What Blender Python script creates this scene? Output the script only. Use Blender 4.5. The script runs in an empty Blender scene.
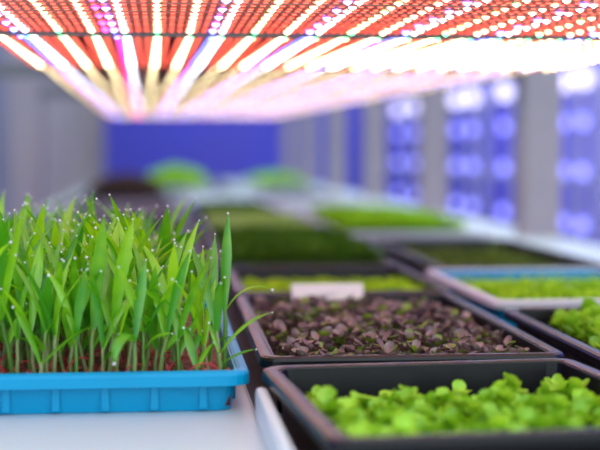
import bpy, bmesh, math, random
from mathutils import Vector, Matrix
R = random.Random(7)
S = bpy.context.scene
C = S.collection
PI = math.pi
SHELF = 0.900          # top of the shelf board
RIM = 0.955            # height of the tray rims
CAM = 1.139
PANEL = CAM + 0.13     # plane of the LEDs

# ------------------------------------------------------------------ materials
def mat(name, col, rough=0.5, spec=0.5, coat=0.0, var=None, scale=20, bump=0.0, bscale=80, metal=0.0, trans=0.0):
    m = bpy.data.materials.new(name); m.use_nodes = True
    n = m.node_tree.nodes; l = m.node_tree.links
    b = n['Principled BSDF']
    b.inputs['Base Color'].default_value = (*col, 1)
    b.inputs['Roughness'].default_value = rough
    b.inputs['Specular IOR Level'].default_value = spec
    b.inputs['Coat Weight'].default_value = coat
    b.inputs['Metallic'].default_value = metal
    b.inputs['Transmission Weight'].default_value = trans
    tc = n.new('ShaderNodeTexCoord')
    if var:
        t = n.new('ShaderNodeTexNoise'); t.inputs['Scale'].default_value = scale; t.inputs['Detail'].default_value = 4
        r = n.new('ShaderNodeValToRGB')
        r.color_ramp.elements[0].position = 0.35; r.color_ramp.elements[1].position = 0.65
        r.color_ramp.elements[0].color = (*col, 1); r.color_ramp.elements[1].color = (*var, 1)
        l.new(tc.outputs['Object'], t.inputs['Vector']); l.new(t.outputs['Fac'], r.inputs['Fac']); l.new(r.outputs['Color'], b.inputs['Base Color'])
    if bump:
        t2 = n.new('ShaderNodeTexNoise'); t2.inputs['Scale'].default_value = bscale
        bp = n.new('ShaderNodeBump'); bp.inputs['Strength'].default_value = bump; bp.inputs['Distance'].default_value = 0.004
        l.new(tc.outputs['Object'], t2.inputs['Vector']); l.new(t2.outputs['Fac'], bp.inputs['Height']); l.new(bp.outputs['Normal'], b.inputs['Normal'])
    return m

def leafmat(name, c1, c2, trans=0.4, gloss=0.06, tcol=None, scale=3.0, perobj=True):
    m = bpy.data.materials.new(name); m.use_nodes = True
    n = m.node_tree.nodes; l = m.node_tree.links
    n.remove(n['Principled BSDF']); out = n['Material Output']
    info = n.new('ShaderNodeObjectInfo'); tc = n.new('ShaderNodeTexCoord')
    t = n.new('ShaderNodeTexNoise'); t.inputs['Scale'].default_value = scale; t.inputs['Detail'].default_value = 2
    l.new(tc.outputs['Object'], t.inputs['Vector'])
    a = n.new('ShaderNodeMath'); a.operation = 'MULTIPLY_ADD'; a.inputs[1].default_value = 1.6 if not perobj else 0.9
    sub = n.new('ShaderNodeMath'); sub.operation = 'MULTIPLY_ADD'; sub.inputs[1].default_value = 0.8 if perobj else 0.0; sub.inputs[2].default_value = -0.35 if perobj else -0.3
    l.new(info.outputs['Random'], sub.inputs[0]); l.new(t.outputs['Fac'], a.inputs[0]); l.new(sub.outputs[0], a.inputs[2])
    r = n.new('ShaderNodeValToRGB'); r.color_ramp.elements[0].position = 0.15; r.color_ramp.elements[1].position = 0.85
    r.color_ramp.elements[0].color = (*c1, 1); r.color_ramp.elements[1].color = (*c2, 1)
    l.new(a.outputs[0], r.inputs['Fac'])
    d = n.new('ShaderNodeBsdfDiffuse'); tr = n.new('ShaderNodeBsdfTranslucent'); g = n.new('ShaderNodeBsdfGlossy'); g.inputs['Roughness'].default_value = 0.4
    l.new(r.outputs['Color'], d.inputs['Color'])
    if tcol: tr.inputs['Color'].default_value = (*tcol, 1)
    else: l.new(r.outputs['Color'], tr.inputs['Color'])
    m1 = n.new('ShaderNodeMixShader'); m1.inputs[0].default_value = trans
    m2 = n.new('ShaderNodeMixShader'); m2.inputs[0].default_value = gloss
    l.new(d.outputs[0], m1.inputs[1]); l.new(tr.outputs[0], m1.inputs[2]); l.new(m1.outputs[0], m2.inputs[1]); l.new(g.outputs[0], m2.inputs[2])
    l.new(m2.outputs[0], out.inputs['Surface'])
    return m

def glow(name, col, s):
    m = bpy.data.materials.new(name); m.use_nodes = True
    n = m.node_tree.nodes; l = m.node_tree.links
    n.remove(n['Principled BSDF'])
    e = n.new('ShaderNodeEmission'); e.inputs['Color'].default_value = (*col, 1); e.inputs['Strength'].default_value = s
    l.new(e.outputs[0], n['Material Output'].inputs['Surface'])
    return m

WL = 9.5
M = dict(
    white=mat('white_plastic', (0.66, 0.70, 0.73), 0.35),
    shelf=mat('shelf_plastic_shaded', (0.05, 0.048, 0.056), 0.45, var=(0.035, 0.034, 0.04), scale=6),  # board darkened: shade in the gaps between trays is in this colour
    black=mat('black_plastic', (0.006, 0.005, 0.008), 0.3, 0.28, bump=0.05, bscale=60),
    rim=mat('black_rim_plastic', (0.010, 0.009, 0.012), 0.25, 0.35),
    blue=mat('blue_tray_plastic', (0.0, 0.33, 0.62), 0.38, 0.3),
    post=mat('grey_post_paint', (0.40, 0.33, 0.35), 0.55, var=(0.35, 0.29, 0.31), scale=3),
    bluewall=mat('blue_wall_paint', (0.085, 0.085, 0.66), 0.7, var=(0.10, 0.09, 0.60), scale=1.2),
    bluewall_glow=mat('blue_wall_paint_with_glow', (0.20, 0.17, 0.95), 0.7, var=(0.25, 0.20, 0.90), scale=1.2),  # blue wall, with the blue glow of the aisle lamps mixed into its colour
    greywall=mat('grey_wall_paint', (0.30, 0.28, 0.34), 0.8, var=(0.26, 0.24, 0.30), scale=1.5),
    floor=mat('floor_concrete', (0.30, 0.29, 0.32), 0.5, var=(0.24, 0.23, 0.26), scale=2),
    grey=mat('grey_aluminium', (0.16, 0.15, 0.17), 0.4, metal=0.4),
    lilac=mat('neighbour_shelf_paint', (0.50, 0.46, 0.74), 0.6),
    board=mat('led_board', (0.75, 0.30, 0.26), 0.5),
    canopy=mat('lamp_canopy_paint', (0.55, 0.5, 0.52), 0.6),
    soil=mat('dark_soil', (0.02, 0.013, 0.010), 0.9, var=(0.05, 0.03, 0.022), scale=60, bump=0.8, bscale=150),
    redmat=mat('red_seed_mat', (0.06, 0.012, 0.012), 0.75, var=(0.30, 0.05, 0.045), scale=70, bump=0.9, bscale=160),
    kernel=mat('red_kernel', (0.42, 0.05, 0.05), 0.45, var=(0.55, 0.20, 0.16), scale=150),
    root=mat('red_root', (0.55, 0.03, 0.05), 0.4),
    drop=mat('water_drop', (1, 1, 1), 0.06, 1.0, trans=0.15),  # near-opaque white instead of clear water: the lamp glints are in the colour
    corn=leafmat('corn_leaf', (0.08, 0.44, 0.004), (0.42, 0.90, 0.012), 0.46, 0.09, scale=30),
    stem=leafmat('corn_stem', (0.14, 0.32, 0.04), (0.38, 0.40, 0.16), 0.2, 0.05, scale=9),
    purple=leafmat('purple_leaf', (0.14, 0.08, 0.08), (0.40, 0.28, 0.26), 0.2, 0.10, scale=60),
    purpleg=leafmat('olive_leaf', (0.10, 0.18, 0.015), (0.30, 0.46, 0.04), 0.25, 0.08, scale=60),
    pstem=leafmat('pale_stem', (0.30, 0.32, 0.14), (0.40, 0.30, 0.22), 0.2, 0.05),
    lime=leafmat('lime_leaf', (0.28, 0.58, 0.012), (0.56, 0.88, 0.05), 0.35, 0.05, scale=30),
    lime2=leafmat('lettuce_leaf', (0.25, 0.58, 0.015), (0.52, 0.85, 0.05), 0.35, 0.05, scale=30),
    bright=leafmat('bright_sprouts', (0.27, 0.58, 0.008), (0.50, 0.86, 0.015), 0.3, 0.03, scale=30, perobj=False),
    deep=leafmat('deep_sprouts', (0.035, 0.13, 0.003), (0.10, 0.26, 0.006), 0.25, 0.02, scale=20, perobj=False),
    dim=leafmat('dim_sprouts', (0.06, 0.10, 0.01), (0.20, 0.27, 0.03), 0.3, 0.02, scale=25, perobj=False),
    pale=leafmat('pale_sprouts', (0.36, 0.58, 0.10), (0.55, 0.75, 0.22), 0.3, 0.02, scale=25, perobj=False),
    brown=leafmat('brown_sprouts', (0.07, 0.035, 0.03), (0.14, 0.08, 0.06), 0.2, 0.02, scale=25, perobj=False),
    lw=glow('led_warm_white', (1.0, 0.84, 0.46), WL), ll=glow('led_cool_white', (0.86, 0.92, 1.0), WL * 1.1),
    lg=glow('led_green', (0.10, 1.0, 0.36), 12), lb=glow('led_blue', (0.10, 0.14, 1.0), 22),
    lr=glow('led_red', (1.0, 0.10, 0.06), 4.6), lm=glow('led_magenta', (1.0, 0.02, 0.30), 18),
    bb=glow('blue_bulb', (0.26, 0.26, 1.0), 2.0), lav=glow('lavender_bulb', (0.66, 0.62, 1.0), 1.9),
    sock=mat('lamp_socket', (0.10, 0.10, 0.22), 0.5),
    greytray=mat('grey_tray_plastic', (0.20, 0.18, 0.22), 0.4),
    card=mat('white_label_card', (0.93, 0.96, 0.92), 0.5),
)

# ------------------------------------------------------------------ helpers
def link(o): C.objects.link(o); return o
def obj(name, bm, m, parent=None, smooth=False):
    me = bpy.data.meshes.new(name)
    bm.normal_update(); bm.to_mesh(me); bm.free()
    for x in (m if isinstance(m, (list, tuple)) else [m]): me.materials.append(x)
    if smooth:
        for p in me.polygons: p.use_smooth = True
    o = bpy.data.objects.new(name, me); link(o)
    if parent: o.parent = parent
    return o
def tag(o, label=None, cat=None, group=None, kind=None):
    if label: o['label'] = label
    if cat: o['category'] = cat
    if group: o['group'] = group
    if kind: o['kind'] = kind
    return o
def thing(name, label, cat, loc=(0, 0, 0), rz=0, group=None):
    o = bpy.data.objects.new(name, None); link(o); o.location = loc; o.rotation_euler = (0, 0, rz)
    o.empty_display_size = 0.05
    return tag(o, label, cat, group)
def copy_tree(o, parent=None):
    c = o.copy(); C.objects.link(c)
    if parent: c.parent = parent
    for ch in list(o.children): copy_tree(ch, c)
    return c
def box(bm, x0, x1, y0, y1, z0, z1, bev=0.0):
    r = bmesh.ops.create_cube(bm, size=1.0)
    vs = r['verts']
    for v in vs:
        v.co = Vector(((x0 + x1) / 2 + v.co.x * (x1 - x0), (y0 + y1) / 2 + v.co.y * (y1 - y0), (z0 + z1) / 2 + v.co.z * (z1 - z0)))
    if bev:
        es = list({e for v in vs for e in v.link_edges})
        bmesh.ops.bevel(bm, geom=es, offset=bev, segments=2, profile=0.6, affect='EDGES')
def tube(bm, pts, rad, n=6):
    rings = []
    for i, p in enumerate(pts):
        a = pts[max(i - 1, 0)]; b = pts[min(i + 1, len(pts) - 1)]
        t = (b - a).normalized(); u = t.cross(Vector((0.31, 0.87, 0.11))).normalized(); w = t.cross(u)
        r = rad[i] if isinstance(rad, (list, tuple)) else rad
        rings.append([bm.verts.new(p + (u * math.cos(2 * PI * k / n) + w * math.sin(2 * PI * k / n)) * r) for k in range(n)])
    for a, b in zip(rings, rings[1:]):
        for k in range(n): bm.faces.new((a[k], a[(k + 1) % n], b[(k + 1) % n], b[k]))
    bm.faces.new(rings[0][::-1]); bm.faces.new(rings[-1])
def ball(bm, c, r, seg=8, sc=(1, 1, 1)):
    q = bmesh.ops.create_uvsphere(bm, u_segments=seg, v_segments=max(4, seg * 3 // 4), radius=r)
    for v in q['verts']: v.co = Vector((v.co.x * sc[0], v.co.y * sc[1], v.co.z * sc[2])) + Vector(c)
ORD = ['first', 'second', 'third', 'fourth', 'fifth', 'sixth', 'seventh', 'eighth', 'ninth', 'tenth', 'eleventh', 'twelfth',
       'thirteenth', 'fourteenth', 'fifteenth', 'sixteenth', 'seventeenth', 'eighteenth', 'nineteenth', 'twentieth']

# ------------------------------------------------------------------ setting
def struct(name, bm, m): o = obj(name, bm, m); o['kind'] = 'structure'; return o
b = bmesh.new(); box(b, -4, 4, -1, 14.2, -0.1, 0); struct('floor', b, M['floor'])
b = bmesh.new(); box(b, -4, 4, 14.0, 14.2, 0, 3.2); struct('wall_back', b, M['bluewall'])
b = bmesh.new(); box(b, 3.3, 3.5, -1, 14.0, 0, 3.2); struct('wall_right', b, M['bluewall_glow'])
b = bmesh.new(); box(b, -2.6, -2.4, -1, 14.0, 0, 3.2); struct('wall_left', b, M['bluewall'])
b = bmesh.new(); box(b, -0.86, -0.74, 7.3, 13.9, 0, 2.6); struct('wall_partition', b, M['greywall'])

# ------------------------------------------------------------------ the rack
rack = thing('grow_rack', 'long grey-posted growing rack whose white-lipped shelf carries all the seedling trays', 'rack', (0, 0, 0))
b = bmesh.new(); box(b, -0.42, 0.965, 0.45, 11.4, SHELF - 0.03, SHELF, 0.004); obj('shelf_board', b, M['shelf'], rack)
b = bmesh.new(); box(b, 0.86, 1.035, 0.45, 11.4, SHELF + 0.001, SHELF + 0.014, 0.004); obj('shelf_lip', b, M['white'], rack)
b = bmesh.new(); box(b, -0.455, -0.423, 0.45, 11.4, SHELF - 0.05, SHELF + 0.014, 0.004); obj('shelf_lip', b, M['white'], rack)
b = bmesh.new(); box(b, -0.22, 0.63, 1.0, 5.45, PANEL + 0.032, PANEL + 0.05); obj('lamp_deck', b, M['canopy'], rack)
POSTY = [0.75, 2.14, 3.53, 4.92, 6.31, 7.7, 9.1, 10.5]
for y in POSTY:
    for x0 in (0.94, -0.52):
        b = bmesh.new(); box(b, x0, x0 + 0.1, y - 0.05, y + 0.05, 0, 2.1, 0.006)
        for k in range(24): box(b, x0 + 0.035, x0 + 0.065, y - 0.0515, y - 0.049, 0.15 + k * 0.08, 0.18 + k * 0.08)
        obj('post', b, M['post'], rack)
for y in (2.14, 3.53, 4.92):
    b = bmesh.new(); box(b, -0.46, 1.0, y - 0.02, y + 0.02, PANEL + 0.052, PANEL + 0.09); obj('cross_beam', b, M['grey'], rack)

# ------------------------------------------------------------------ LED bars
def led_mesh(name, r, h, n, m):
    bm = bmesh.new()
    c = bm.verts.new((0, 0, -h)); ring = [bm.verts.new((r * math.cos(2 * PI * k / n), r * math.sin(2 * PI * k / n), 0)) for k in range(n)]
    for k in range(n): bm.faces.new((c, ring[k], ring[(k + 1) % n]))
    me = bpy.data.meshes.new(name); bm.normal_update(); bmesh.ops.recalc_face_normals(bm, faces=bm.faces)
    bm.to_mesh(me); bm.free(); me.materials.append(m); return me
LED = {k: led_mesh('led', 0.0042, 0.003, 8, M[k]) for k in ('lw', 'll', 'lg', 'lb', 'lm')}
def strip(along, c, a0, a1, pit, r, hw):
    """one flexible LED tape: a ribbon whose little square LEDs glow (material 1) between plain tape (material 0)"""
    bm = bmesh.new(); n = int((a1 - a0) / pit); cut = [(a0, 0)]
    for q in range(n):
        m = a0 + (q + 0.5) * pit; cut += [(m - r, 1), (m + r, 0)]
    cut.append((a1, 0))
    P = (lambda a, s: (c + s * hw, a, -0.0008)) if along == 'y' else (lambda a, s: (a, c + s * hw, -0.0008))
    pv = None
    for a, mi in cut:
        v = [bm.verts.new(P(a, t)) for t in (-1, 1)]
        if pv:
            f = bm.faces.new((pv[0], pv[1], v[1], v[0])); f.material_index = pm
        pv, pm = v, mi
    return bm
P0 = 0.0354; XL = -0.179
def pitch(y): return P0 * (1 - 0.26 * (y - 1.63) / 3.74)
def led(parent, kind, x, y):
    o = bpy.data.objects.new('led', LED[kind]); link(o); o.parent = parent; o.location = (x, y, -0.0008)
    return o
segs = [(1.548, 2.165), (2.195, 3.235), (3.265, 4.305), (4.335, 5.38)]
SEGN = ['nearest length', 'second length', 'third length', 'farthest length']
for si, (ya, yb) in enumerate(segs):
    ym = (ya + yb) / 2; L = yb - ya
    for k in range(8):
        xm = XL + (3 * k + 1) * pitch(ym)
        dx = (3 * k + 1) * (pitch(yb) - pitch(ya)) / L
        root = thing('led_bar', f'lengthwise glowing LED bar under the lamp deck, {ORD[k]} from the left, {SEGN[si]}', 'led light bar',
                     (xm, ym, PANEL), -math.atan(dx), 'lengthwise LED bars under the lamp deck')
        p = pitch(ym); w = 1.40 * p
        b = bmesh.new(); box(b, -w, w, -L / 2, L / 2, 0, 0.003); obj('circuit_board', b, M['board'], root)
        b = bmesh.new(); box(b, -w * 0.8, w * 0.8, -L / 2, L / 2, 0.0035, 0.03, 0.003); obj('heat_sink', b, M['grey'], root)
        n = int(L / 0.033)
        for c in (-1, 0, 1):
            kind = 'll' if c == 0 else 'lw'
            if si == 0:
                for q in range(n):
                    d = led(root, 'lg' if q == 0 else kind, c * p, -L / 2 + 0.012 + q * 0.033)
                    if q == 0: d.scale = (1.7, 1.7, 1.5)
                if c == 0: led(root, 'lb', -0.30 * p, -L / 2 + 0.012).scale = (1.7, 1.7, 1.5)
            else:
                obj('led_strip', strip('y', c * p, -L / 2, L / 2, 0.033, 0.0034, 0.0034), [M['board'], M[kind]], root)
        obj('blue_led_strip', strip('y', -0.27 * p, -L / 2, L / 2, 0.033, 0.003, 0.003), [M['board'], M['lm' if k == 1 else 'lb']], root)
        for c in ((-1.33, -0.66, 0.36, 0.68, 1.32) if si == 0 else (-0.5,)):
            obj('red_led_strip', strip('y', c * p, -L / 2, L / 2, 0.0165, 0.0023, 0.0023), [M['board'], M['lr']], root)
# near bars run across the rack
YB = [1.490 - 0.0755 * i for i in range(6)]
for i, y in enumerate(YB):
    root = thing('cross_led_bar', f'LED bar running crosswise above the trays, {ORD[i]} in front of the grey rail', 'led light bar',
                 (0.22, y, PANEL), 0, 'crosswise LED bars above the near trays')
    b = bmesh.new(); box(b, -0.43, 0.43, -0.030, 0.030, 0, 0.003); obj('circuit_board', b, M['board'], root)
    b = bmesh.new(); box(b, -0.425, 0.425, -0.022, 0.022, 0.0035, 0.03, 0.003); obj('heat_sink', b, M['grey'], root)
    for c in range(24):
        x = XL + c * P0 - 0.22
        for dy in (-0.019, 0.016):
            led(root, 'll' if c % 3 == 1 else ('lg' if (c * 7 + i * 3 + int(dy * 100)) % 3 == 0 else 'lw'), x, dy).scale = (0.9, 0.9, 0.8)
        if c % 3 == 1: led(root, 'lb', x - 0.011, 0.008)
        if c == 4: led(root, 'lm', x - 0.02, 0.0)
    for dy in (-0.023, 0.004, 0.022):
        obj('red_led_strip', strip('x', dy, -0.425, 0.425, 0.0089, 0.0022, 0.0022), [M['board'], M['lr']], root)
rail = thing('light_rail', 'thin dark grey rail across the lamps where the crosswise bars meet the lengthwise ones', 'rail', (0.22, 1.535, PANEL))
b = bmesh.new(); box(b, -0.45, 0.45, -0.004, 0.004, -0.005, 0.03); obj('bar', b, M['grey'], rail)
for s in (-1, 1):
    b = bmesh.new(); box(b, s * 0.40 - 0.012, s * 0.40 + 0.012, -0.004, 0.004, 0.029, 0.034); obj('bracket', b, M['grey'], rail)

# ------------------------------------------------------------------ trays
def rect_ring(bm, x0, x1, y0, y1, z, r, n=4):
    vs = []
    for cx, cy, a0 in ((x1 - r, y1 - r, 0), (x0 + r, y1 - r, PI / 2), (x0 + r, y0 + r, PI), (x1 - r, y0 + r, 1.5 * PI)):
        for k in range(n + 1):
            a = a0 + k * PI / 2 / n
            vs.append(bm.verts.new((cx + r * math.cos(a), cy + r * math.sin(a), z)))
    return vs
def loft(bm, rings, cap0=False, cap1=False):
    for a, b_ in zip(rings, rings[1:]):
        n = len(a)
        for k in range(n): bm.faces.new((a[k], a[(k + 1) % n], b_[(k + 1) % n], b_[k]))
    if cap0: bm.faces.new(rings[0][::-1])
    if cap1: bm.faces.new(rings[-1])
def tray(name, label, x0, x1, y0, y1, zb, zt, m, mr, rw=0.012, yaw=0.0, lip=0.010, ribs=False, cat='tray', group=None):
    """open tray: tapered body with an inside floor, and a flanged rim with a turned-down lip"""
    cx, cy = (x0 + x1) / 2, (y0 + y1) / 2
    root = thing(name, label, cat, (cx, cy, zb), yaw, group)
    a, d = (x1 - x0) / 2, (y1 - y0) / 2; h = zt - zb; t = 0.003; tp = 0.006
    bm = bmesh.new()
    ao, do = a - rw, d - rw
    R4 = 0.012
    outer_b = rect_ring(bm, -ao + tp, ao - tp, -do + tp, do - tp, 0.0, R4)
    outer_t = rect_ring(bm, -ao, ao, -do, do, h - 0.002, R4)
    inner_t = rect_ring(bm, -ao + t, ao - t, -do + t, do - t, h - 0.002, R4)
    inner_b = rect_ring(bm, -ao + tp + t, ao - tp - t, -do + tp + t, do - tp - t, 0.003, R4)
    loft(bm, [outer_b, outer_t, inner_t, inner_b], True, True)
    if ribs:
        for k in range(6):
            x = -ao + 0.03 + k * (2 * ao - 0.06) / 5
            box(bm, x - 0.0035, x + 0.0035, -do + 0.0005, -do + 0.008, 0.002, h - lip, 0.001)
            y = -do + 0.05 + k * (2 * do - 0.1) / 5
            box(bm, ao - 0.008, ao - 0.0005, y - 0.004, y + 0.004, 0.002, h - lip, 0.001)
    obj('body', bm, m, root)
    bm = bmesh.new()
    q = 0.004
    rr = [rect_ring(bm, -ao + 0.002, ao - 0.002, -do + 0.002, do - 0.002, h - 0.004, R4),
          rect_ring(bm, -ao + 0.001, ao - 0.001, -do + 0.001, do - 0.001, h - 0.001, R4),
          rect_ring(bm, -ao - 0.002, ao + 0.002, -do - 0.002, do + 0.002, h, R4 + 0.001),
          rect_ring(bm, -a + q, a - q, -d + q, d - q, h, R4 + 0.004),
          rect_ring(bm, -a + 0.001, a - 0.001, -d + 0.001, d - 0.001, h - 0.0015, R4 + 0.006),
          rect_ring(bm, -a, a, -d, d, h - 0.004, R4 + 0.006),
          rect_ring(bm, -a, a, -d, d, h - lip, R4 + 0.006),
          rect_ring(bm, -a + 0.002, a - 0.002, -d + 0.002, d - 0.002, h - lip, R4 + 0.005),
          rect_ring(bm, -a + 0.002, a - 0.002, -d + 0.002, d - 0.002, h - 0.004, R4 + 0.005)]
    loft(bm, rr)
    obj('rim', bm, mr, root, smooth=False)
    return root
def bed(name, label, tr_rect, z0, z1, m, yaw=0.0, cat='soil', bump=0.002):
    x0, x1, y0, y1 = tr_rect
    bm = bmesh.new(); nx, ny = 24, 36
    g = [[bm.verts.new(((i / nx - 0.5) * (x1 - x0), (j / ny - 0.5) * (y1 - y0), z1 - z0 + R.uniform(-bump, bump))) for i in range(nx + 1)] for j in range(ny + 1)]
    for j in range(ny):
        for i in range(nx): bm.faces.new((g[j][i], g[j][i + 1], g[j + 1][i + 1], g[j + 1][i]))
    edge = [v for v in bm.verts if v.is_boundary]
    lo = {}
    r = bmesh.ops.extrude_edge_only(bm, edges=[e for e in bm.edges if e.is_boundary])
    for v in r['geom']:
        if isinstance(v, bmesh.types.BMVert): v.co.z = 0
    o = obj(name, bm, m, None, True); o.location = ((x0 + x1) / 2, (y0 + y1) / 2, z0); o.rotation_euler = (0, 0, yaw)
    return tag(o, label, cat, kind='stuff')

# blue tray on its white shallow tray
wt = thing('shallow_white_tray', 'white shallow tray with a rounded raised side lip under the blue corn tray', 'tray', (-0.17, 1.2, SHELF + 0.001))
b = bmesh.new(); box(b, -0.24, 0.25, -0.55, 0.50, 0, 0.018, 0.004); obj('base', b, M['white'], wt)
b = bmesh.new(); box(b, 0.2465, 0.2565, -0.55, -0.085, 0.0, 0.044, 0.0045); obj('side_lip', b, M['white'], wt)
BT = (-0.208, 0.074, 1.133, 1.675)
tray('blue_corn_tray', 'bright blue ribbed plastic tray holding the tall corn shoots', *BT, SHELF + 0.0195, RIM, M['blue'], M['blue'], rw=0.009, lip=0.0125, ribs=True)
bed('seed_mat', 'dark red seed mat covering the bottom of the blue corn tray', (-0.192, 0.058, 1.149, 1.659), SHELF + 0.0235, SHELF + 0.044, M['redmat'], cat='growing medium', bump=0.003)

PT = (0.091, 0.371, 1.203, 1.743)
tray('black_tray', 'glossy black tray filled with purple-leaved seedlings beside the corn', *PT, SHELF + 0.001, RIM, M['black'], M['rim'], rw=0.011, yaw=-0.012)
bed('soil', 'dark soil under the purple-leaved seedlings', (0.113, 0.349, 1.225, 1.721), SHELF + 0.0055, SHELF + 0.018, M['soil'], yaw=-0.012)
FY = math.radians(4.2)
FT = (0.094, 0.374, 0.862, 1.172)
FC = (FT[0] + 0.140, (FT[2] + FT[3]) / 2)
FT = (0.094, 0.374, 0.862, 1.172)
tray('black_tray', 'short black tray of pea-green seedlings in front of the purple ones', *FT, SHELF + 0.001, RIM, M['black'], M['rim'], rw=0.012, yaw=FY)
bed('soil', 'dark soil in the short front tray of bright seedlings', (0.118, 0.350, 0.886, 1.148), SHELF + 0.0055, SHELF + 0.014, M['soil'], yaw=FY)
RT = (0.392, 0.672, 1.022, 1.562)
tray('black_tray', 'black tray of lime lettuce seedlings cut off by the picture edge, beside the purple ones', *RT, SHELF + 0.001, RIM, M['black'], M['rim'], rw=0.011, yaw=-0.012)
bed('soil', 'dark soil under the lime lettuce seedlings', (0.414, 0.650, 1.044, 1.540), SHELF + 0.0055, SHELF + 0.018, M['soil'], yaw=-0.012)
TT = (0.405, 0.690, 1.635, 2.085)
tray('blue_sprout_tray', 'bright blue tray of fine green sprouts behind the lime lettuce tray', *TT, SHELF + 0.001, RIM, M['blue'], M['white'], rw=0.011, yaw=0.0)
KT = (0.437, 0.722, 2.105, 2.780)
tray('black_tray', 'large black tray with sparse low sprouts behind the blue sprout tray', *KT, SHELF + 0.001, RIM, M['black'], M['rim'], rw=0.012)
AT = (0.098, 0.385, 1.765, 2.165)
tray('black_tray', 'black tray of low yellow-green sprouts directly behind the white label', *AT, SHELF + 0.001, RIM, M['black'], M['rim'], rw=0.011)
DT = (0.098, 0.385, 2.195, 2.95)
tray('black_tray', 'black tray with a thick mat of deep green growth, third tray back from the front', *DT, SHELF + 0.001, RIM, M['black'], M['rim'], rw=0.011)
LT = (-0.208, 0.075, 1.72, 2.26)
tray('black_tray', 'black tray half hidden right behind the blue corn tray', *LT, SHELF + 0.001, RIM, M['black'], M['rim'], rw=0.011)
far = [  # label, x0, x1, y0, y1, body, rim, growth material, height
    ('white tray heaped with yellow-green sprouts near the second post on the far side', .40, .72, 3.02, 3.95, 'white', 'white', 'bright', .030),
    ('white tray of pale sprouts behind the deep green mat', .10, .37, 3.02, 3.75, 'black', 'rim', 'pale', .018),
    ('empty white tray in the middle of the shelf beside pale sprouts', .38, .70, 4.05, 5.2, 'white', 'white', None, 0),
    ('black tray of dark sprouts beyond the pale sprouts', .10, .36, 3.85, 4.75, 'black', 'rim', 'deep', .012),
    ('empty white tray beyond the dark sprouts', .10, .38, 4.85, 6.0, 'white', 'white', None, 0),
    ('far black tray of brown sprouts along the shelf edge under the grey partition', -.32, .03, 5.4, 6.6, 'black', 'rim', 'brown', .085),
    ('empty grey tray half hidden behind the corn', -.30, .06, 3.95, 5.1, 'greytray', 'greytray', None, 0),
    ('far white tray topped with a green mound before the blue wall', -.09, .27, 6.9, 8.6, 'white', 'white', 'bright', .10),
    ('far white tray with a small green patch near the last posts', .50, .82, 7.2, 8.6, 'white', 'white', 'bright', .06),
    ('far empty white tray between the two green mounds', .36, .48, 6.4, 8.4, 'white', 'white', None, 0),
]
FARG = {far[0][0]: 'yellow-green sprouts in the white tray near the second far post', far[1][0]: 'pale sprouts behind the deep green mat',
        far[3][0]: 'dark sprouts beyond the pale ones', far[5][0]: 'brown mound of sprouts by the grey partition',
        far[7][0]: 'green mound of sprouts before the blue wall', far[8][0]: 'small green patch of sprouts near the last posts'}
def growth(name, label, rect, z0, h, m, n, ls, yaw=0.0, mound=0.0, spread=0.35):
    x0, x1, y0, y1 = rect; cx, cy = (x0 + x1) / 2, (y0 + y1) / 2
    bm = bmesh.new()
    for _ in range(n):
        x = R.uniform(x0, x1) - cx; y = R.uniform(y0, y1) - cy
        u = 2 * x / (x1 - x0); v = 2 * y / (y1 - y0)
        f = 1 - mound * (0.6 * u * u + 0.4 * v * v)
        zt = h * f * R.uniform(1 - spread, 1.0)
        az = R.uniform(0, 2 * PI); d = Vector((math.cos(az), math.sin(az), 0)); s = Vector((-d.y, d.x, 0))
        L = ls * R.uniform(0.7, 1.3)
        p = Vector((x, y, max(0.001, zt)))
        up = Vector((0, 0, R.uniform(-0.2, 0.8)))
        a = bm.verts.new(p); b1 = bm.verts.new(p + (d + up) * L * 0.5 + s * L * 0.34); c1 = bm.verts.new(p + (d + up * 0.8) * L); d1 = bm.verts.new(p + (d + up) * L * 0.5 - s * L * 0.34)
        bm.faces.new((a, b1, c1, d1))
        if R.random() < 0.35:
            w = 0.0006
            e = [bm.verts.new(q) for q in (Vector((x - w, y, 0)), Vector((x + w, y, 0)), p + Vector((w, 0, 0)), p - Vector((w, 0, 0)))]
            bm.faces.new(e)
    o = obj(name, bm, m); o.location = (cx, cy, z0); o.rotation_euler = (0, 0, yaw)
    return tag(o, label, 'sprouts', kind='stuff')
for (lb, x0, x1, y0, y1, m, mr, g, h) in far:
    tray({'white': 'white', 'black': 'black', 'greytray': 'grey'}[m] + '_tray', lb if not (m == 'black' and lb.startswith('white')) else lb.replace('white tray', 'black tray'),
         x0, x1, y0, y1, SHELF + 0.001, RIM, M[m], M[mr], rw=0.014)
    if g:
        sd = 'soil'
        bed(sd, 'soil under the ' + FARG[lb], (x0 + .026, x1 - .026, y0 + .026, y1 - .026), SHELF + .0055, SHELF + .035, M['soil'])
        growth('sprouts', FARG[lb],
               (x0 + .03, x1 - .03, y0 + .03, y1 - .03), SHELF + .035, h + .012, M[g], 2600, .022, mound=0.75 if h > .04 else 0.1)
bed('soil', 'dark soil under the fine sprouts of the blue sprout tray', (0.427, 0.668, 1.657, 2.063), SHELF + .0055, SHELF + .02, M['soil'])
growth('sprouts', 'fine bright green sprouts filling the blue tray behind the lettuce', (0.43, 0.668, 1.66, 1.98), SHELF + .02, .030, M['bright'], 4200, .009)
bed('soil', 'soil under the sparse sprouts of the large black tray', (0.46, 0.70, 2.13, 2.755), SHELF + .0055, SHELF + .02, M['soil'])
growth('sprouts', 'sparse low olive sprouts in the large black tray', (0.47, 0.69, 2.2, 2.74), SHELF + .02, .020, M['dim'], 2600, .010)
bed('soil', 'soil under the yellow-green sprouts behind the white label', (0.122, 0.361, 1.79, 2.14), SHELF + .0055, SHELF + .02, M['soil'])
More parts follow.
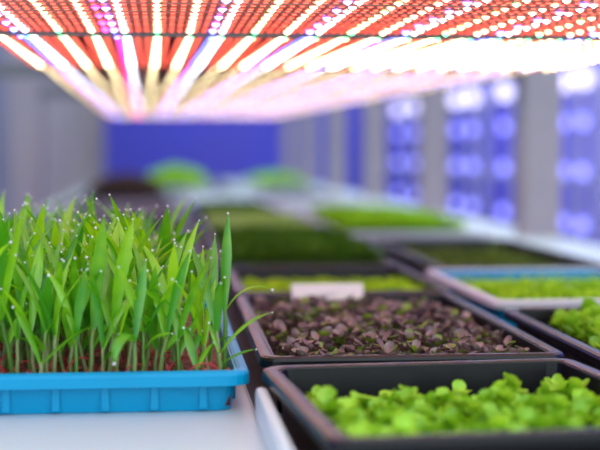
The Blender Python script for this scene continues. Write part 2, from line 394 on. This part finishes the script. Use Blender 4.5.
growth('sprouts', 'yellow-green sprouts in the tray behind the white label', (0.122, 0.361, 1.80, 2.02), SHELF + .02, .027, M['bright'], 3600, .009)
bed('soil', 'soil under the deep green mat', (0.122, 0.361, 2.22, 2.925), SHELF + .0055, SHELF + .03, M['soil'])
growth('sprouts', 'deep green matted sprouts, third tray back', (0.116, 0.367, 2.215, 2.93), SHELF + .03, .045, M['deep'], 9000, .010)
bed('soil', 'soil in the black tray right behind the blue corn tray', (-0.184, 0.051, 1.745, 2.235), SHELF + .0055, SHELF + .02, M['soil'])
growth('sprouts', 'dark green sprouts behind the corn shoots', (-0.183, 0.05, 1.745, 2.235), SHELF + .02, .042, M['deep'], 7000, .011)

# white label on the back rim of the purple tray
lab = thing('plant_label', 'blank white plant label clipped inside the back rim behind the purple seedlings', 'label', (0.212, 1.7255, RIM - 0.007))
b = bmesh.new(); box(b, -0.046, 0.046, -0.001, 0.001, 0.0, 0.022, 0.0008); obj('card', b, M['card'], lab).rotation_euler = (-0.4, 0, 0)
b = bmesh.new(); box(b, -0.012, 0.012, 0.0005, 0.018, 0.0076, 0.0090, 0.0004); obj('clip', b, M['white'], lab)

# ------------------------------------------------------------------ corn shoots
def blade(bm, base, az, L, w, el0, bend, twist=0.0, n=9, fold=0.35):
    """lance-shaped corn leaf with a mid-rib fold; el0 = starting elevation, bend = how far the elevation falls by the tip"""
    p = Vector(base); rows = []
    for i in range(n + 1):
        t = i / n
        el = el0 - bend * t ** 1.6
        d = Vector((math.cos(az) * math.cos(el), math.sin(az) * math.cos(el), math.sin(el)))
        if i: p = p + d * (L / n)
        s0 = Vector((-math.sin(az), math.cos(az), 0)); up = d.cross(s0) * -1
        a = twist * t
        s = s0 * math.cos(a) + up * math.sin(a); u = up * math.cos(a) - s0 * math.sin(a)
        prof = (0.30 + 0.70 * math.sin(PI * min(1, t / 0.9) ** 0.8 * 0.55)) if t < 0.5 else max(0.02, 1.0 * (1 - ((t - 0.42) / 0.58) ** 2.2))
        h = w / 2 * min(prof, 1.0)
        mid = bm.verts.new(p - u * h * fold)
        rows.append((bm.verts.new(p + s * h + u * h * 0.1), mid, bm.verts.new(p - s * h + u * h * 0.1)))
    for a_, b_ in zip(rows, rows[1:]):
        bm.faces.new((a_[0], a_[1], b_[1], b_[0])); bm.faces.new((a_[1], a_[2], b_[2], b_[1]))
    return p
def make_shoot(seed, H=0.06, leaves=None, root=False, lean=(0, 0)):
    r = random.Random(seed)
    t = thing('corn_shoot', 'corn shoot', 'corn shoot', (0, 0, 0), 0, 'corn shoots in the blue tray')
    lx, ly = lean
    spine = [Vector((lx * (k / 5) ** 1.5 + r.uniform(-1, 1) * 0.0006, ly * (k / 5) ** 1.5 + r.uniform(-1, 1) * 0.0006, -0.004 + (H + 0.004) * k / 5)) for k in range(6)]
    b = bmesh.new(); tube(b, spine, [0.0023, 0.0022, 0.0021, 0.002, 0.0019, 0.0015], 6); obj('stem', b, M['stem'], t, True)
    b = bmesh.new(); ball(b, (0.002, 0, -0.001), 0.0045, 8, (1, 0.8, 1.1)); obj('kernel', b, M['kernel'], t, True)
    if leaves is None:
        a0 = r.uniform(0, 2 * PI)
        leaves = [(a0, r.uniform(0.080, 0.108), r.uniform(0.009, 0.013), r.uniform(1.18, 1.48), r.uniform(0.1, 0.75), 1.0),
                  (a0 + PI + r.uniform(-0.5, 0.5), r.uniform(0.062, 0.092), r.uniform(0.008, 0.012), r.uniform(1.05, 1.4), r.uniform(0.2, 1.1), 0.92)]
        if r.random() < 0.75:
            leaves.append((a0 + r.uniform(1.0, 2.2), r.uniform(0.035, 0.055), r.uniform(0.008, 0.011), r.uniform(0.8, 1.3), r.uniform(0.2, 1.3), 0.6))
    for (az, L, w, el, bend, f) in leaves:
        k = f * 5; i = min(4, int(k)); base = spine[i].lerp(spine[i + 1], k - i)
        b = bmesh.new(); tip = blade(b, base, az, L, w, el, bend, r.uniform(-0.6, 0.6)); lf = obj('leaf', b, M['corn'], t, True)
        if r.random() < 0.75:
            b = bmesh.new(); ball(b, (0, 0, 0), r.uniform(0.0008, 0.0014), 8); dr = obj('water_drop', b, M['drop'], lf, True); dr.location = tip + Vector((0, 0, -0.0002))
    if root:
        b = bmesh.new(); tube(b, [Vector((0.006 + 0.014 * math.cos(a), -0.006, 0.004 + 0.012 * math.sin(a))) for a in [PI * q / 8 for q in range(9)]], 0.0007, 5)
        obj('root', b, M['root'], t, True)
    return t
protos = [make_shoot(100 + i, H=0.034 + 0.006 * (i % 4), root=(i % 3 == 0), lean=(R.uniform(-.006, .006), R.uniform(-.006, .006))) for i in range(10)]
used = set()
ZS = SHELF + 0.044
def put_shoot(x, y, rz, sc, label, proto=None):
    k = R.randrange(len(protos)) if proto is None else proto
    o = protos[k] if k not in used else copy_tree(protos[k])
    used.add(k)
    o.location = (x, y, ZS); o.rotation_euler = (R.uniform(-.08, .08), R.uniform(-.08, .08), rz); o.scale = (sc, sc, sc); o['label'] = label
    return o
front = []
xs = [0.046 - 0.0165 * i for i in range(15)]
for i, x in enumerate(xs):
    front.append((x + R.uniform(-.005, .005), 1.160 + R.uniform(0, .012)))
for i, (x, y) in enumerate(front):
    put_shoot(x, y, R.uniform(0, 2 * PI), R.uniform(0.78, 0.98), f'{ORD[i]} corn shoot from the right end of the blue tray, in the front row')
for j in range(20):
    yy = 1.182 + j * 0.0235
    for i in range(14):
        x = 0.042 - i * 0.0172 + R.uniform(-.007, .007); y = yy + R.uniform(-.009, .009)
        if x > 0.03 and j > 3 and R.random() < 0.7: continue
        if x > 0.012 and (j > 2 or R.random() < 0.35) and R.random() < 0.8: continue
        lb = ('slender corn shoot crowded just behind the front row of the blue tray' if j < 7 else
              'slender green corn shoot in the crowded middle of the blue tray' if j < 14 else 'slender green corn shoot in the crowded back of the blue tray')
        sc = R.uniform(0.86, 1.12) * (1.0 if x < 0.02 else 0.82)
        put_shoot(x, y, R.uniform(0, 2 * PI), sc, lb)
# shoots that stand out at the right end
def special(seed, x, y, H, leaves, label, lean=(0, 0), root=False):
    o = make_shoot(seed, H, leaves, root, lean); o.location = (x, y, ZS); o['label'] = label
special(501, 0.056, 1.20, 0.055, [(1.2, 0.085, 0.0115, 1.5, 0.1, 1.0), (0.0, 0.052, 0.008, 1.1, 1.5, 0.95)], 'tall lone corn shoot at the right end with one upright blade and one curling outward')
special(502, 0.050, 1.165, 0.022, [(0.25, 0.060, 0.008, 0.95, 0.75, 0.95), (0.1, 0.034, 0.006, 0.6, 0.5, 0.6), (2.4, 0.03, 0.006, 1.3, 0.3, 0.9)], 'low corn shoot at the right corner whose blades reach over the tray edge')
special(503, 0.030, 1.152, 0.012, [(2.2, 0.038, 0.011, 1.25, 0.4, 0.9), (0.8, 0.030, 0.009, 1.0, 0.6, 0.9)], 'short young corn shoot with three stubby leaves by the right front corner', root=True)
special(504, -0.022, 1.147, 0.035, [(-1.9, 0.06, 0.0135, 0.6, 1.9, 1.0), (1.0, 0.07, 0.011, 1.4, 0.2, 1.0)], 'corn shoot in the front middle with a broad blade drooping over the blue rim')
special(505, -0.100, 1.150, 0.018, [(2.7, 0.055, 0.011, 1.25, 0.4, 0.9), (0.3, 0.055, 0.010, 0.75, 0.3, 0.9)], 'forked low corn shoot near the left of the front row')

# ------------------------------------------------------------------ seedlings
def cup(bm, p, az, L, w, el, mi=0, cupd=0.25):
    """one rounded cupped leaf"""
    d = Vector((math.cos(az) * math.cos(el), math.sin(az) * math.cos(el), math.sin(el))); s = Vector((-math.sin(az), math.cos(az), 0)); u = s.cross(d) * -1
    if u.z < 0: u = -u
    rows = []
    for t, wf, z in ((0, .14, 0), (.12, .62, -.05), (.32, .94, -.11), (.55, 1.0, -.13), (.77, .86, -.09), (.92, .55, -.01), (1.0, .16, .05)):
        c = Vector(p) + d * L * t + u * L * z
        h = w / 2 * wf
        rows.append((bm.verts.new(c + s * h + u * h * cupd * 2), bm.verts.new(c), bm.verts.new(c - s * h + u * h * cupd * 2)))
    for a, b_ in zip(rows, rows[1:]):
        for k in (0, 1):
            f = bm.faces.new((a[k], a[k + 1], b_[k + 1], b_[k])); f.material_index = mi; f.smooth = True
def seedling(name, seed, h, mats, nl, ls, parts, greenp=0.25):
    r = random.Random(seed)
    stem = bmesh.new(); tube(stem, [Vector((0, 0, -0.003)), Vector((r.uniform(-.002, .002), r.uniform(-.002, .002), h * .6)), Vector((0, 0, h))], [0.0011, 0.001, 0.0007], 5)
    if parts:
        t = thing(name, name, name.replace('_', ' ')); obj('stem', stem, M['pstem'], t, True)
    else: bm = stem
    a0 = r.uniform(0, 6.28)
    for k in range(nl):
        az = a0 + k * 2.4 + r.uniform(-.3, .3); L = ls * r.uniform(.75, 1.25); el = r.uniform(-0.05, 1.0)
        mi = 1 if r.random() < greenp else 0
        z = h * (1 - 0.09 * (k % 5))
        if parts:
            b = bmesh.new(); cup(b, (0, 0, z), az, L, L * .95, el); obj('leaf', b, mats[mi], t, True)
        else: cup(bm, (0, 0, z), az, L, L * .95, el, mi)
    if parts: return t
    o = obj(name, bm, mats, None, False); return tag(o, name, name.replace('_', ' '))
def scatter(pr, spots, label, group, hs):
    seen = set()
    for (x, y, z, sc) in spots:
        k = R.randrange(len(pr)); o = pr[k] if k not in seen else copy_tree(pr[k]); seen.add(k)
        o.location = (x, y, z); o.rotation_euler = (R.uniform(-.15, .15), R.uniform(-.15, .15), R.uniform(0, 6.28)); o.scale = (sc, sc, sc)
        o['label'] = label; o['group'] = group
    for k, o in enumerate(pr):
        if k not in seen:
            for c in list(o.children): bpy.data.objects.remove(c)
            bpy.data.objects.remove(o)
zp = SHELF + 0.018
A_, B_ = [], []
ny, nx = 22, 14
for j in range(ny):
    for i in range(nx):
        y = 1.229 + j * (1.70 - 1.229) / (ny - 1) + R.uniform(-.007, .007)
        x = 0.121 + i * (0.337 - 0.121) / (nx - 1) + R.uniform(-.006, .006)
        side = 1.0 - 0.15 * max(0, (x - 0.28) / 0.06)
        back = 1.0 - 0.30 * max(0, j / ny - 0.45)
        (A_ if j < 9 else B_).append((x, y, zp, R.uniform(.95, 1.3) * side * back))
mp = [M['purple'], M['purpleg']]
scatter([seedling('purple_seedling', 300 + i, 0.030, mp, 11, .0084, True, 0.20 if i % 3 else 0.5) for i in range(9)], A_, 'small purple-leaved seedling in the front half of the black tray beside the corn', 'purple seedlings', 0)
scatter([seedling('purple_seedling', 330 + i, 0.030, mp, 14, .0088, False, 0.18 if i % 3 else 0.4) for i in range(9)], B_, 'small purple-leaved seedling in the back half of the black tray beside the corn', 'purple seedlings', 0)
# front tray (pea green), short and close to the lens
zf = SHELF + 0.014; sp = []
cs, sn = math.cos(FY), math.sin(FY); cx, cy = (0.234, 1.017)
for j in range(13):
    for i in range(13):
        u = -0.108 + i * 0.018 + R.uniform(-.006, .006); v = -0.123 + j * 0.0175 + R.uniform(-.006, .006)
        if v > 0.075 and not u > .09: continue
        if v > 0.045 and R.random() < 0.65 and not u > .09: continue
        sp.append((cx + u * cs - v * sn, cy + u * sn + v * cs, zf, R.uniform(.85, 1.2)))
scatter([seedling('green_seedling', 360 + i, 0.027, [M['lime'], M['lime']], 11, .0110, False) for i in range(8)], sp, 'soft pea-green seedling in the short black tray in front', 'pea-green seedlings', 0)
# right tray (lettuce)
sp = []
for j in range(24):
    for i in range(12):
        x = 0.428 + i * 0.0185 + R.uniform(-.006, .006); y = 1.06 + j * 0.0198 + R.uniform(-.006, .006)
        if x < 0.445 + 0.0 * y and R.random() < .6: continue
        sp.append((x, y, zp, R.uniform(.85, 1.15) * (1.0 + 1.6 * max(0, min(0.10, x - 0.45)) / 0.10 * 0.28)))
scatter([seedling('lettuce_seedling', 390 + i, 0.028, [M['lime2'], M['lime2']], 9, .0130, False) for i in range(8)], sp, 'crisp lime lettuce seedling in the black tray beside the purple seedlings', 'lettuce seedlings', 0)

# ------------------------------------------------------------------ the next rack with its blue lamps
nr = thing('neighbour_rack', 'lilac grey rack in the next aisle carrying the blue lamps', 'rack', (0, 0, 0))
for z in (0.55, 0.98, 1.44):
    b = bmesh.new(); box(b, 2.06, 2.24, 4.6, 13.4, z, z + 0.03); obj('shelf_board', b, M['lilac'], nr)
cols = [(6.18, 0), (6.5, 0), (7.64, 0), (8.44, 0), (8.9, 0), (10.3, 0), (11.1, 0)]
for i, (y, _) in enumerate(cols):
    b = bmesh.new(); box(b, 2.0, 2.05, y - 0.025, y + 0.025, 0, 2.1); obj('post', b, M['lilac'], nr)
    rows = [(1.47, 'lav'), (1.27, 'bb'), (1.04, 'bb'), (0.79, 'bb')]
    for k, (z, m) in enumerate(rows):
        hue = 'lavender-white' if m == 'lav' else 'blue'
        t = thing('aisle_lamp', f'round {hue} lamp glowing on the next rack, {ORD[k]} from the top on its {ORD[i]} post', 'lamp', (1.999, y, z), 0, 'lamps of the next rack')
        b = bmesh.new(); tube(b, [Vector((0, 0, 0)), Vector((-0.03, 0, 0))], 0.016, 10); obj('socket', b, M['sock'], t)
        b = bmesh.new(); ball(b, (-0.055, 0, 0), 0.045 if m == 'lav' else 0.03, 12); obj('bulb', b, M[m], t, True)

# ------------------------------------------------------------------ light, camera, view
w = bpy.data.worlds.new('World'); S.world = w; w.use_nodes = True
bg = w.node_tree.nodes['Background']; bg.inputs['Color'].default_value = (0.80, 0.96, 1.0, 1); bg.inputs['Strength'].default_value = 1.22
cd = bpy.data.cameras.new('Camera'); cam = bpy.data.objects.new('Camera', cd); link(cam); S.camera = cam
cd.sensor_width = 36; cd.sensor_fit = 'HORIZONTAL'; cd.lens = 1370 / 600 * 36
pit = math.atan(75 / 1370); yaw = math.atan(140 / 1370 * math.cos(pit))
cam.location = (0, 0, CAM); cam.rotation_euler = (PI / 2 - pit, 0, -yaw)
cd.clip_start = 0.05; cd.clip_end = 60
cd.dof.use_dof = True; cd.dof.focus_distance = 1.25; cd.dof.aperture_fstop = 3.3
S.view_settings.view_transform = 'Standard'; S.view_settings.look = 'None'; S.view_settings.gamma = 1
S.view_settings.exposure = 0.7
S.cycles.use_denoising = True
S.cycles.max_bounces = 6; S.cycles.diffuse_bounces = 3; S.cycles.glossy_bounces = 3; S.cycles.transmission_bounces = 4
S.cycles.sample_clamp_indirect = 6.0
S.cycles.caustics_reflective = False; S.cycles.caustics_refractive = False
